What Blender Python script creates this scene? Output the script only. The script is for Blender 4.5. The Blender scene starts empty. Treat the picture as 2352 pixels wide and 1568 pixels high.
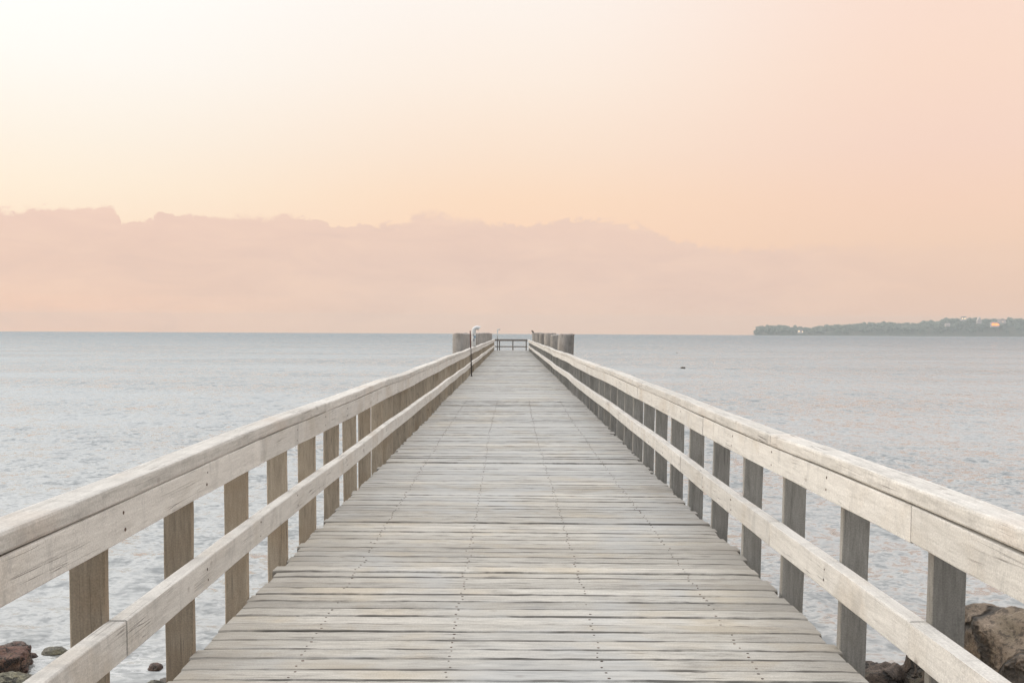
import bpy, bmesh, math, random
import numpy as np
from mathutils import Vector, Matrix, noise as mnoise
R = math.radians
random.seed(7)
rng = np.random.default_rng(7)
scene = bpy.context.scene
col = scene.collection

# ------------------------------------------------------------------ basics
F = 2292.0                    # focal length in pixels of a 2352 px wide frame (about 35 mm)
ZD = 1.8                      # deck top above the water
HC = 1.5                      # eye height above the deck
CX = -0.0525                  # the photographer stands a little left of the middle
XE = 1.5235                   # half width of the deck
END = 88.3                    # far end of the pier

def srgb(r, g, b, a=1.0):
    f = lambda c: (c/255/12.92) if c/255 <= 0.04045 else ((c/255+0.055)/1.055)**2.4
    return (f(r), f(g), f(b), a)

def tag(o, label=None, cat=None, group=None, kind=None):
    if label: o['label'] = label
    if cat: o['category'] = cat
    if group: o['group'] = group
    if kind: o['kind'] = kind
    return o

def empty(name, loc=(0, 0, 0)):
    o = bpy.data.objects.new(name, None); col.objects.link(o)
    o.location = loc; o.empty_display_size = 0.2
    return o

def link_mesh(name, me, mats, parent=None, loc=(0, 0, 0), smooth=False):
    o = bpy.data.objects.new(name, me); col.objects.link(o)
    for m in (mats if isinstance(mats, (list, tuple)) else [mats]):
        me.materials.append(m)
    o.location = loc
    if parent: o.parent = parent
    if smooth:
        me.polygons.foreach_set('use_smooth', [True]*len(me.polygons))
    return o

def from_bm(name, bm, mats, parent=None, loc=(0, 0, 0), smooth=False):
    me = bpy.data.meshes.new(name)
    bmesh.ops.recalc_face_normals(bm, faces=bm.faces[:])
    bm.to_mesh(me); bm.free()
    return link_mesh(name, me, mats, parent, loc, smooth)

def bm_box(bm, x0, x1, y0, y1, z0, z1, bev=0.0, seg=1):
    vs = [bm.verts.new((x, y, z)) for x in (x0, x1) for y in (y0, y1) for z in (z0, z1)]
    idx = [(0,1,3,2), (4,6,7,5), (0,4,5,1), (2,3,7,6), (0,2,6,4), (1,5,7,3)]
    fs = [bm.faces.new([vs[i] for i in f]) for f in idx]
    if bev > 0:
        es = list({e for f in fs for e in f.edges})
        bmesh.ops.bevel(bm, geom=es, offset=bev, segments=seg, affect='EDGES', profile=0.5)
    return vs

def bm_tube(bm, pts, rads, n=16, caps=True):
    """a swept round tube through pts with a radius at each point"""
    pts = [Vector(p) for p in pts]
    rings = []
    up = None
    for i, p in enumerate(pts):
        a = pts[max(i-1, 0)]; b = pts[min(i+1, len(pts)-1)]
        t = (b-a).normalized()
        if up is None:
            up = Vector((1, 0, 0)) if abs(t.x) < 0.9 else Vector((0, 1, 0))
        u = (up - t*up.dot(t)).normalized(); v = t.cross(u); up = u
        rings.append([bm.verts.new(p + (u*math.cos(2*math.pi*k/n) + v*math.sin(2*math.pi*k/n))*rads[i]) for k in range(n)])
    for i in range(len(rings)-1):
        for k in range(n):
            bm.faces.new((rings[i][k], rings[i][(k+1) % n], rings[i+1][(k+1) % n], rings[i+1][k]))
    if caps:
        bm.faces.new(list(reversed(rings[0]))); bm.faces.new(rings[-1])
    return rings

# ------------------------------------------------------------------ node helpers
class NT:
    def __init__(s, tree):
        s.t = tree; s.n = tree.nodes; s.l = tree.links
    def node(s, kind, **kw):
        nd = s.n.new(kind)
        for k, v in kw.items(): setattr(nd, k, v)
        return nd
    def put(s, sock, v):
        if isinstance(v, bpy.types.NodeSocket): s.l.new(v, sock)
        elif v is not None: sock.default_value = v
    def math(s, op, a, b=None, c=None, clamp=False):
        nd = s.node('ShaderNodeMath', operation=op, use_clamp=clamp)
        for i, v in enumerate((a, b, c)):
            if v is not None: s.put(nd.inputs[i], v)
        return nd.outputs[0]
    def vmath(s, op, a, b=None):
        nd = s.node('ShaderNodeVectorMath', operation=op)
        s.put(nd.inputs[0], a)
        if b is not None: s.put(nd.inputs[1], b)
        return nd.outputs['Value' if op in ('DOT_PRODUCT', 'LENGTH') else 'Vector']
    def maprange(s, v, a, b, c=0.0, d=1.0, smooth=True):
        nd = s.node('ShaderNodeMapRange', interpolation_type='SMOOTHSTEP' if smooth else 'LINEAR')
        for i, x in enumerate((v, a, b, c, d)): s.put(nd.inputs[i], x)
        return nd.outputs[0]
    def noise(s, vec, scale, detail=4, rough=0.55, dist=0.0, out='Fac'):
        nd = s.node('ShaderNodeTexNoise')
        s.put(nd.inputs['Vector'], vec); s.put(nd.inputs['Scale'], scale)
        nd.inputs['Detail'].default_value = detail; nd.inputs['Roughness'].default_value = rough
        nd.inputs['Distortion'].default_value = dist
        return nd.outputs[out]
    def mix(s, fac, a, b, blend='MIX'):
        nd = s.node('ShaderNodeMix', data_type='RGBA', blend_type=blend)
        s.put(nd.inputs[0], fac); s.put(nd.inputs[6], a); s.put(nd.inputs[7], b)
        return nd.outputs[2]
    def ramp(s, fac, stops, interp='LINEAR'):
        nd = s.node('ShaderNodeValToRGB'); cr = nd.color_ramp; cr.interpolation = interp
        while len(cr.elements) < len(stops): cr.elements.new(0.5)
        for e, (p, c) in zip(cr.elements, stops):
            e.position = p; e.color = c if isinstance(c, tuple) else (c, c, c, 1)
        s.put(nd.inputs[0], fac)
        return nd.outputs[0]

def new_mat(name):
    m = bpy.data.materials.new(name); m.use_nodes = True
    nt = NT(m.node_tree); b = nt.n['Principled BSDF']
    return m, nt, b

def wood(name, light, dark, axis, blotch=None, crack=0.5, knots=0.6, attr=None, vary=0.25, bump=0.35, rough=0.85, fine=1.0):
    """weathered timber with the grain along one axis"""
    m, nt, b = new_mat(name)
    tc = nt.node('ShaderNodeTexCoord').outputs['Object']
    oi = nt.node('ShaderNodeObjectInfo').outputs['Random']
    if attr:
        at = nt.node('ShaderNodeAttribute', attribute_name=attr)
        rnd = at.outputs['Fac']
    else:
        rnd = oi
    off = nt.node('ShaderNodeCombineXYZ')
    for i, k in enumerate((37.0, 91.0, 53.0)): nt.put(off.inputs[i], nt.math('MULTIPLY', rnd, k))
    p = nt.vmath('ADD', tc, off.outputs[0])
    long_, cross = (3.6 if attr else 2.2), 26.0*fine
    sc = [cross, cross, cross]; sc[axis] = long_
    pg = nt.vmath('MULTIPLY', p, tuple(sc))
    g1 = nt.noise(pg, 1.0, 6, 0.62, 0.6)
    sc2 = [cross*3.4]*3; sc2[axis] = 9.0
    g2 = nt.noise(nt.vmath('MULTIPLY', p, tuple(sc2)), 1.0, 4, 0.6)
    blo = nt.noise(p, 1.7, 4, 0.6, 0.4)
    g = nt.math('ADD', nt.math('MULTIPLY', g1, 0.6), nt.math('MULTIPLY', g2, 0.4))
    c = nt.ramp(g, [(0.30, dark), (0.47, tuple(0.6*light[i]+0.4*dark[i] for i in range(3))+(1,)), (0.62, light)])
    # blotches of another tint (lichen, damp)
    if blotch:
        c = nt.mix(nt.math('MULTIPLY', nt.maprange(blo, 0.48, 0.72), 0.6), c, blotch)
    # per board tone
    v = nt.maprange(rnd, 0.0, 1.0, 1.0-vary, 1.0+vary*0.6, smooth=False)
    vv = nt.node('ShaderNodeCombineColor')
    for i in range(3): nt.put(vv.inputs[i], v)
    c = nt.mix(1.0, c, vv.outputs[0], 'MULTIPLY')
    # fine fibre of the weathered surface
    g3 = nt.noise(p, 150.0, 2, 0.6)
    f3 = nt.maprange(g3, 0.3, 0.7, 0.84, 1.14, smooth=False)
    fv = nt.node('ShaderNodeCombineColor')
    for i in range(3): nt.put(fv.inputs[i], f3)
    c = nt.mix(1.0, c, fv.outputs[0], 'MULTIPLY')
    if axis == 1:   # grey run-off stains down the sides of the rails
        ro = nt.maprange(nt.noise(nt.vmath('MULTIPLY', p, (1.5, 8.0, 3.2)), 1.0, 5, 0.65, 0.9), 0.50, 0.70)
        c = nt.mix(nt.math('MULTIPLY', ro, 0.32), c, (0.25, 0.24, 0.225, 1))
    # long drying cracks
    sc3 = [34.0*fine]*3; sc3[axis] = 0.55
    cr = nt.noise(nt.vmath('MULTIPLY', p, tuple(sc3)), 1.0, 2, 0.5, 0.3)
    crm = nt.maprange(nt.math('ABSOLUTE', nt.math('SUBTRACT', cr, 0.5)), 0.0, 0.016, 1.0, 0.0)
    crm = nt.math('MULTIPLY', crm, nt.maprange(nt.noise(p, 2.6, 2), 0.5, 0.62))
    c = nt.mix(nt.math('MULTIPLY', crm, crack), c, (0.06, 0.05, 0.045, 1))
    if attr:   # cool grey weathering in broad patches across boards
        sc_ = nt.node('ShaderNodeSeparateXYZ'); nt.put(sc_.inputs[0], tc)
        cg = nt.maprange(nt.math('ADD', nt.noise(tc, 0.8, 4, 0.6, 0.5), nt.maprange(sc_.outputs[1], 3.5, 13.0, -0.05, 0.13)), 0.47, 0.66)
        c = nt.mix(nt.math('MULTIPLY', cg, 0.55), c, (0.36, 0.37, 0.37, 1))
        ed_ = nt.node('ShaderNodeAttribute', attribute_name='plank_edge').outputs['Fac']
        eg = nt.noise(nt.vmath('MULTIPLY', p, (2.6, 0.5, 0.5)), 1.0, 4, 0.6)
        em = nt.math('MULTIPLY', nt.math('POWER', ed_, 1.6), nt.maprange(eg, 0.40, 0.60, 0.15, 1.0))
        c = nt.mix(nt.math('MULTIPLY', em, 0.95), c, (0.085, 0.078, 0.068, 1))  # shade of the gaps between boards painted dark along the plank edges
    if attr:   # damp, dirty board ends
        sx = nt.node('ShaderNodeSeparateXYZ'); nt.put(sx.inputs[0], tc)
        we = nt.maprange(nt.math('ADD', nt.math('ABSOLUTE', sx.outputs[0]), nt.math('MULTIPLY', nt.math('SUBTRACT', g1, 0.5), 1.1)), 1.15, 1.6)
        c = nt.mix(nt.math('MULTIPLY', we, 0.6), c, (0.20, 0.18, 0.15, 1))
        st_ = nt.maprange(nt.noise(nt.vmath('MULTIPLY', p, (0.8, 9.0, 9.0)), 1.0, 3, 0.5), 0.57, 0.72)
        c = nt.mix(nt.math('MULTIPLY', st_, 0.35), c, (0.24, 0.215, 0.18, 1))
    # knots
    if knots > 0:
        sck = [6.0]*3; sck[axis] = 4.6
        vo = nt.node('ShaderNodeTexVoronoi', feature='F1'); vo.inputs['Scale'].default_value = 1.0
        nt.put(vo.inputs['Vector'], nt.vmath('ADD', nt.vmath('MULTIPLY', p, tuple(sck)), (3.3, 1.7, 5.1)))
        sel = nt.math('GREATER_THAN', nt.node('ShaderNodeSeparateColor').outputs[0], 0.5)
        sepn = sel.node.inputs[0].links[0].from_node
        nt.l.new(vo.outputs['Color'], sepn.inputs[0])
        kn = nt.math('MULTIPLY', nt.maprange(nt.math('ADD', vo.outputs['Distance'], nt.math('MULTIPLY', nt.math('SUBTRACT', g2, 0.5), 0.22)), 0.03, 0.15, 1.0, 0.0), sel)
        kn = nt.math('MULTIPLY', kn, nt.maprange(g2, 0.3, 0.6, 0.45, 1.0))
        c = nt.mix(nt.math('MULTIPLY', kn, knots), c, (0.10, 0.07, 0.05, 1))
    nt.put(b.inputs['Base Color'], c)
    b.inputs['Roughness'].default_value = rough
    b.inputs['Specular IOR Level'].default_value = 0.3
    bp = nt.node('ShaderNodeBump'); bp.inputs['Strength'].default_value = bump; bp.inputs['Distance'].default_value = 0.006
    h = nt.math('SUBTRACT', g, nt.math('MULTIPLY', crm, 0.6))
    nt.put(bp.inputs['Height'], h); nt.put(b.inputs['Normal'], bp.outputs[0])
    return m

M = {}
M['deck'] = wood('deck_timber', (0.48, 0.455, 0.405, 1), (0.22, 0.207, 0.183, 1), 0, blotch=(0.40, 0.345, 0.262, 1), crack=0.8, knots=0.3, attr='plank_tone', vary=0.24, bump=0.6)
M['rail'] = wood('rail_timber', (0.60, 0.575, 0.53, 1), (0.43, 0.41, 0.375, 1), 1, blotch=(0.45, 0.395, 0.325, 1), crack=0.6, knots=0.65, vary=0.08, bump=0.5)
M['cap'] = wood('cap_timber', (0.575, 0.55, 0.505, 1), (0.34, 0.325, 0.295, 1), 1, blotch=(0.47, 0.41, 0.35, 1), crack=0.9, knots=0.4, vary=0.12, bump=0.5)
M['post'] = wood('post_timber', (0.31, 0.295, 0.265, 1), (0.16, 0.15, 0.132, 1), 2, blotch=(0.21, 0.19, 0.158, 1), crack=0.6, knots=0.5, vary=0.2)
M['brown_post'] = wood('brown_post_timber', (0.40, 0.335, 0.255, 1), (0.18, 0.148, 0.11, 1), 2, blotch=(0.29, 0.215, 0.14, 1), crack=0.6, knots=0.6, vary=0.22)
M['end'] = wood('brown_timber', (0.26, 0.225, 0.195, 1), (0.13, 0.115, 0.10, 1), 0, vary=0.1)
M['pile'] = wood('pile_timber', (0.37, 0.34, 0.305, 1), (0.19, 0.175, 0.16, 1), 2, blotch=(0.19, 0.165, 0.14, 1), crack=0.9, knots=0.2, vary=0.25, fine=0.45, bump=0.8)
M['beam'] = wood('beam_timber', (0.25, 0.22, 0.18, 1), (0.12, 0.10, 0.085, 1), 1, vary=0.2)

def plain(name, c, rough=0.6, metal=0.0, mottled=0.0, c2=None, scale=20.0):
    m, nt, b = new_mat(name)
    if mottled:
        tc = nt.node('ShaderNodeTexCoord').outputs['Object']
        n = nt.maprange(nt.noise(tc, scale, 5, 0.6), 0.42, 0.66)
        nt.put(b.inputs['Base Color'], nt.mix(nt.math('MULTIPLY', n, mottled), c, c2))
    else:
        b.inputs['Base Color'].default_value = c
    b.inputs['Roughness'].default_value = rough; b.inputs['Metallic'].default_value = metal
    return m
M['nail'] = plain('nail_steel', (0.07, 0.055, 0.045, 1), 0.6, 0.3, 0.6, (0.16, 0.07, 0.03, 1), 60)
M['white'] = plain('white_paint', (0.60, 0.60, 0.585, 1), 0.6, 0, 0.5, (0.45, 0.44, 0.41, 1), 9)
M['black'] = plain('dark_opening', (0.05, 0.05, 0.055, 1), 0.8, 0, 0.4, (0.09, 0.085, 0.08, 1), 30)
M['blue'] = plain('blue_sticker', (0.16, 0.25, 0.32, 1), 0.5, 0, 0.3, (0.25, 0.33, 0.38, 1), 30)
M['grey'] = plain('grey_sticker', (0.25, 0.25, 0.26, 1), 0.6, 0, 0.4, (0.4, 0.4, 0.4, 1), 30)
M['rust'] = plain('red_rusty_paint', (0.12, 0.045, 0.035, 1), 0.7, 0, 0.5, (0.08, 0.045, 0.035, 1), 25)
M['iron'] = plain('dark_iron', (0.045, 0.04, 0.037, 1), 0.6, 0.5, 0.5, (0.1, 0.06, 0.04, 1), 25)

# ------------------------------------------------------------------ the pier: deck and frame
pier = tag(empty('pier', (0, 0, 0)), 'long pale timber pier of weathered cross planks running straight out to sea', 'pier')

def wob(y, s, amp=0.7):
    """small wander of the old timber along its length (dx, dz)"""
    return (amp*0.010*math.sin(y*0.55+s*1.3)*min(1, y/6 if y > 0 else 0) + amp*0.007*math.sin(y*0.21+s),
            amp*0.012*math.sin(y*0.43+s*2.1) + amp*0.007*math.sin(y*1.13+s*0.7))

def deck_z(x, y):
    return 0.010*math.sin(y*0.37+x*0.4) + 0.006*math.sin(y*0.9+1.0)

def build_deck():
    verts, faces, tone, mat, edge = [], [], [], [], []
    y = -3.0
    nails = [(-1.03, 0), (-0.345, 0), (0.35, 0), (1.03, 0)]
    k = 0
    while y < END:
        w = random.choice((0.120, 0.132, 0.140, 0.145))+random.uniform(-0.003, 0.003)
        near = y < 22
        gap = random.choice((0.002, 0.003, 0.004, 0.005, 0.006, 0.007, 0.011)) if near else random.choice((0.006, 0.008, 0.010, 0.014))
        xl = -1.512 + random.gauss(0, 0.012); xr = 1.512 + random.gauss(0, 0.014)
        if random.random() < 0.08: xl += random.uniform(0, 0.05)
        if random.random() < 0.08: xr -= random.uniform(0, 0.05)
        nx = 38 if near else 5
        dz = random.gauss(0, 0.0028); tilt = random.gauss(0, 0.007); skew = random.gauss(0, 0.0025)
        t = random.random()
        base = len(verts)
        c = 0.006
        for i in range(nx+1):
            f = i/nx; x = xl + (xr-xl)*f
            j0 = random.gauss(0, 0.0013) if near else 0; j1 = random.gauss(0, 0.0013) if near else 0
            chip = random.random() < (0.16 if near else 0)
            c0 = c + (random.uniform(0.003, 0.008) if chip else random.uniform(0, 0.003))
            c1 = c + (random.uniform(0.004, 0.012) if (near and random.random() < 0.10) else random.uniform(0, 0.003))
            z = ZD + deck_z(x, y) + dz + (random.gauss(0, 0.0006) if near else 0)
            ya = y + skew*x + j0; yb = y + w + skew*x + j1
            za = z - tilt*w/2; zb = z + tilt*w/2
            if i in (0, nx): za -= 0.004; zb -= 0.004
            for (py, pz) in ((ya, z-0.045), (ya, za-c0*0.8), (ya+c0, za), (ya+0.011, za+0.0005), (yb-0.011, zb+0.0005), (yb-c1, zb), (yb, zb-c1*0.8), (yb, z-0.045)):
                verts.append((x, py, pz)); tone.append(t)
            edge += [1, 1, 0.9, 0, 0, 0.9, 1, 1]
        for i in range(nx):
            a = base+i*8; b2 = a+8
            for q in range(8):
                r = (q+1) % 8
                faces.append((a+q, a+r, b2+r, b2+q)); mat.append(0)
        faces.append(tuple(base+q for q in reversed(range(8)))); mat.append(0)
        faces.append(tuple(base+nx*8+q for q in range(8))); mat.append(0)
        if near and y > 2.5:
            for (nxp, _) in nails:
                for fy in (0.24, 0.76):
                    if random.random() < 0.12: continue
                    cx = nxp + random.gauss(0, 0.009) + 0.02*math.sin(y*0.3); cy = y + w*fy + skew*nxp + random.gauss(0, 0.006)
                    cz = ZD + deck_z(cx, y) + dz + 0.0022 + tilt*w*(fy-0.5)
                    r_ = random.uniform(0.0036, 0.0060)
                    b3 = len(verts)
                    for q in range(7):
                        an = 2*math.pi*q/7
                        verts.append((cx+r_*1.25*math.cos(an), cy+r_*math.sin(an), cz)); tone.append(t); edge.append(0)
                    for q in range(7):
                        an = 2*math.pi*q/7
                        verts.append((cx+r_*1.3*math.cos(an), cy+r_*1.1*math.sin(an), cz-0.006)); tone.append(t); edge.append(0)
                    faces.append(tuple(b3+q for q in range(7))); mat.append(1)
                    for q in range(7):
                        r2 = (q+1) % 7
                        faces.append((b3+q, b3+7+q, b3+7+r2, b3+r2)); mat.append(1)
        y += w + gap; k += 1
    me = bpy.data.meshes.new('deck')
    me.from_pydata(verts, [], faces); me.update()
    o = link_mesh('deck', me, [M['deck'], M['nail']], pier)
    me.polygons.foreach_set('material_index', mat)
    at = me.attributes.new('plank_tone', 'FLOAT', 'POINT'); at.data.foreach_set('value', tone)
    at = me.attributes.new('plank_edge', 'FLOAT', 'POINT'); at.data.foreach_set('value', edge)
    return o
build_deck()

for x in (-1.44, -1.03, -0.345, 0.35, 1.03, 1.44):
    bm = bmesh.new(); bm_box(bm, -0.04, 0.04, -3.0, END-0.1, -0.20, 0)
    from_bm('joist', bm, M['beam'], pier, (x, 0, ZD-0.062))
bm = bmesh.new(); bm_box(bm, -1.65, 1.65, -0.11, 0.11, -0.24, 0, 0.01)
cb = from_bm('cross_beam', bm, M['beam'], pier, (0, 8.0, ZD-0.265))
bm = bmesh.new(); bm_tube(bm, [(0, 0, -2.6), (0, 0, 1.29)], [0.15, 0.14], 14)
sp = from_bm('support_pile', bm, M['pile'], pier, (-1.2, 8.0, 0), True)
for i in range(16):
    yy = 3.0 + i*5.5
    o = cb if i == 0 else cb.copy()
    if i: col.objects.link(o)
    o.location = (0, yy, ZD-0.265)
    for x in (-1.2, 1.2):
        p = sp if (i == 0 and x < 0) else sp.copy()
        if not (i == 0 and x < 0): col.objects.link(p)
        p.location = (x, yy, 0)

# ------------------------------------------------------------------ railings
def board(name, s, xa, xb, za, zb, ya, yb, parent, mat, zoff, bev, phase, ys=(), gap=0.004):
    """one sawn board of a railing, following the wander of the old timber"""
    n = max(2, int((yb-ya)/0.34)); cy = (ya+yb)/2
    bm = bmesh.new()
    ch = bev
    rings = []
    tw = random.gauss(0, 0.004); sag = random.gauss(0, 0.003)
    for i in range(n+1):
        f = i/n; y = ya+gap/2 + (yb-ya-gap)*f
        dx, dz = wob(y, phase)
        dz += sag*math.sin(math.pi*f) + tw*0.4*(f-0.5); dx += tw*(f-0.5)
        lo, hi = min(xa, xb), max(xa, xb)
        jit = lambda: random.gauss(0, 0.0009)
        prof = []
        for (x, z, sx, sz) in ((lo, za, 1, 1), (hi, za, -1, 1), (hi, zb, -1, -1), (lo, zb, 1, -1)):
            # rounded corner of three points
            pts = [(x, z+sz*ch), (x+sx*ch*0.3, z+sz*ch*0.3), (x+sx*ch, z)]
            if sx*sz < 0: pts.reverse()
            prof += pts
        rings.append([bm.verts.new((x+dx+jit(), y-cy, z+dz+zoff+jit())) for (x, z) in prof])
    m_ = len(rings[0])
    for i in range(n):
        for q in range(m_):
            r = (q+1) % m_
            bm.faces.new((rings[i][q], rings[i][r], rings[i+1][r], rings[i+1][q]))
    bm.faces.new(list(reversed(rings[0]))); bm.faces.new(rings[-1])
    xin = min(abs(xa), abs(xb))*(1 if xa > 0 else -1)
    if name != 'cap_rail':
        for yp in ys:
            if not (ya < yp < yb and yp < 24): continue
            for fz in (0.27, 0.73):
                y = yp + random.gauss(0, 0.008); z = za+(zb-za)*fz+random.gauss(0, 0.006)+zoff+wob(y, phase)[1]
                x = xin+wob(y, phase)[0]-s*0.0015+tw*((y-ya)/(yb-ya)-0.5); r_ = random.uniform(0.0045, 0.007)
                vs = [bm.verts.new((x, y-cy+r_*math.cos(q*math.pi/4), z+r_*math.sin(q*math.pi/4))) for q in range(8)]
                vb = [bm.verts.new((x+s*0.012, y-cy+r_*math.cos(q*math.pi/4), z+r_*math.sin(q*math.pi/4))) for q in range(8)]
                bm.faces.new(vs).material_index = 1
                for q in range(8): bm.faces.new((vs[q], vs[(q+1) % 8], vb[(q+1) % 8], vb[q])).material_index = 1
    return from_bm(name, bm, [mat, M['nail']], parent, (0, cy, ZD))

def post_mesh(mt):
    bm = bmesh.new()
    n = 7; rings = []
    w, d = 0.128, 0.046
    for q in range(n):
        z = -0.52 + (0.875+0.52)*q/(n-1)
        j = [random.gauss(0, 0.0012) for _ in range(8)]
        c = 0.004
        prof = [(c, 0), (w-c, 0), (w, c), (w, d-c), (w-c, d), (c, d), (0, d-c), (0, c)]
        rings.append([bm.verts.new((x+j[a], y+j[(a+3) % 8], z)) for a, (x, y) in enumerate(prof)])
    for q in range(n-1):
        for a in range(8):
            r = (a+1) % 8
            bm.faces.new((rings[q][a], rings[q][r], rings[q+1][r], rings[q+1][a]))
    bm.faces.new(list(reversed(rings[0]))); bm.faces.new(rings[-1])
    bmesh.ops.recalc_face_normals(bm, faces=bm.faces[:])
    me = bpy.data.meshes.new('post'); bm.to_mesh(me); bm.free(); me.materials.append(mt)
    return me
POSTS = {-1: [post_mesh(M['brown_post']) for i in range(6)], 1: [post_mesh(M['post']) for i in range(6)]}

def railing(s, label, caps, tops, mids, zs, Y0, SP, KMAX):
    ys = [Y0+SP*k+0.023 for k in range(-4, KMAX+1)]
    rl = tag(empty('railing', (s*XE, 0, ZD)), label, 'railing', 'railings along the pier')
    rl.location = (0, 0, 0)
    xi = s*(XE-0.070); xo = s*XE
    for k in range(-4, KMAX+1):
        y = Y0 + SP*k + random.gauss(0, 0.012)
        o = bpy.data.objects.new('post', random.choice(POSTS[s])); col.objects.link(o)
        o.parent = rl
        dx, dz = wob(y, 3+s)
        o.location = (s*XE + dx*0.5 + (s*0.002), y, ZD + zs - 0.004)
        if s < 0: o.scale.x = -1
        o.rotation_euler = (random.gauss(0, 0.004), random.gauss(0, 0.005) + s*0.006, random.gauss(0, 0.012))
    def runs(ks):
        e = [Y0 + SP*k + 0.023 for k in ks]
        return list(zip(e[:-1], e[1:]))
    for (a, b) in runs(caps): board('cap_rail', s, xi - s*0.004, xi + s*0.123, 0.879, 0.948, a, b, rl, M['cap'], zs, 0.012, 3+s)
    for (a, b) in runs(tops): board('top_rail', s, xi, xo, 0.735, 0.8755, a, b, rl, M['rail'], zs, 0.006, 3+s, ys)
    for (a, b) in runs(mids): board('mid_rail', s, xi, xo, 0.300, 0.437, a, b, rl, M['rail'], zs, 0.006, 3+s, ys)
    return rl
def seq(first, step, extra=(), KMAX=83):
    ks = sorted(set([-4, KMAX] + list(extra) + list(range(first, KMAX-1, step))))
    return ks
railing(-1, 'left weathered railing of the pier, its inner side grey in shade', seq(4, 4, (-1,), 86), seq(2, 4, (-1,), 86), seq(4, 4, (0,), 86), 0.013, 3.585, 0.982, 86)
railing(1, 'right weathered railing of the pier, its inner side pale and lit', seq(5, 3, (2, -1)), seq(4, 4, (0,)), seq(5, 4, (0, 2)), -0.013, 3.69, 1.012, 83)

# railing across the far end
er = tag(empty('end_railing', (0, END-0.25, ZD)), 'low dark brown railing closing off the far end of the pier', 'railing')
bm = bmesh.new(); bm_box(bm, -1.44, 1.40, -0.03, 0.06, 0.815, 0.985, 0.008); from_bm('top_rail', bm, M['end'], er)
bm = bmesh.new(); bm_box(bm, -1.44, 1.40, -0.02, 0.03, 0.275, 0.375, 0.006); from_bm('mid_rail', bm, M['end'], er)
bm = bmesh.new(); bm_box(bm, -0.05, 0.05, -0.032, 0.05, -0.05, 0.813, 0.006)
ep = from_bm('post', bm, M['end'], er, (-1.06, 0.065, 0))
for x in (0.12, 1.30):
    q = ep.copy(); col.objects.link(q); q.parent = er; q.location = (x, 0.065, 0)

# ------------------------------------------------------------------ thick piles beside the pier
def timber_pile(x, y, r, top, lean, label):
    bm = bmesh.new()
    n, m_ = 28, 9
    ph = random.random()*9
    rings = []
    for i in range(m_):
        z = -2.6 + (top+2.6)*i/(m_-1)
        ring = []
        for k in range(n):
            a = 2*math.pi*k/n
            rr = r*(1 + 0.05*math.sin(3*a+ph) + 0.03*math.sin(7*a+ph*2) + 0.02*math.sin(13*a+ph*3)) * (0.97 + 0.03*i/(m_-1))
            if i == m_-1: rr *= 0.965
            zz = z + (0.02*math.sin(2*a+ph) + random.gauss(0, 0.008) if i >= m_-2 else 0) - (0.03 if i == m_-2 else 0) * 0
            if i == m_-2: zz = top - 0.035 + 0.02*math.sin(2*a+ph)
            ring.append(bm.verts.new((rr*math.cos(a) + lean*(z-ZD), rr*math.sin(a), zz)))
        rings.append(ring)
    for i in range(m_-1):
        for k in range(n):
            bm.faces.new((rings[i][k], rings[i][(k+1) % n], rings[i+1][(k+1) % n], rings[i+1][k]))
    bm.faces.new(list(reversed(rings[0])))
    c = bm.verts.new((lean*(top-ZD), 0, top+0.015))
    for k in range(n): bm.faces.new((rings[-1][k], rings[-1][(k+1) % n], c))
    o = from_bm('timber_pile', bm, M['pile'], None, (x, y, 0), True)
    return tag(o, label, 'pile', 'thick timber piles flanking the far half of the pier')
ordn = ['nearest', 'second', 'third', 'fourth', 'fifth', 'farthest']
for i, (y, t, xx, r) in enumerate(((38.6, 0.0, -1.985, 0.30), (46.5, -0.01, -1.94, 0.32), (55.0, 0.01, -1.95, 0.32), (64.0, 0.02, -1.94, 0.31), (74.0, 0.03, -1.95, 0.32), (85.0, 0.0, -1.95, 0.32))):
    lab = 'thick dark timber pile behind the left railing, %s in its row' % ordn[i] if i else 'thick dark timber pile left of the red pole, nearest in the left row'
    timber_pile(xx, y, r, 3.3+t-0.02, 0.0, lab)
for i, (y, t, xx, r, ln) in enumerate(((36.2, -0.01, 1.91, 0.285, 0.05), (42.0, -0.05, 1.90, 0.29, 0.0), (50.5, 0.02, 1.92, 0.30, 0.02), (59.0, 0.03, 1.92, 0.30, 0.0), (68.5, 0.05, 1.93, 0.30, 0.0), (80.0, 0.06, 1.95, 0.30, 0.0))):
    lab = 'thick brown timber pile behind the right railing, %s in its row' % ordn[i]
    timber_pile(xx, y, r, 3.3+t-0.02, ln, lab)

# ------------------------------------------------------------------ pole and pipes
pl = tag(empty('iron_pole', (CX-1.383, 34.7, ZD)), 'thin iron pole standing on the deck against the left railing, red at the top', 'pole')
bm = bmesh.new(); bm_tube(bm, [(0.018, 0, 0.0), (0.004, 0, 0.55), (-0.012, 0, 1.0)], [0.021, 0.021, 0.020], 10); from_bm('shaft', bm, M['iron'], pl, smooth=True)
bm = bmesh.new(); bm_tube(bm, [(-0.012, 0, 1.0), (-0.03, 0, 1.58)], [0.022, 0.020], 10); from_bm('red_tip', bm, M['rust'], pl, smooth=True)
bm = bmesh.new(); bm_box(bm, -0.025, 0.061, -0.05, 0.05, 0.012, 0.022); from_bm('foot_plate', bm, M['iron'], pl)

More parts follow.
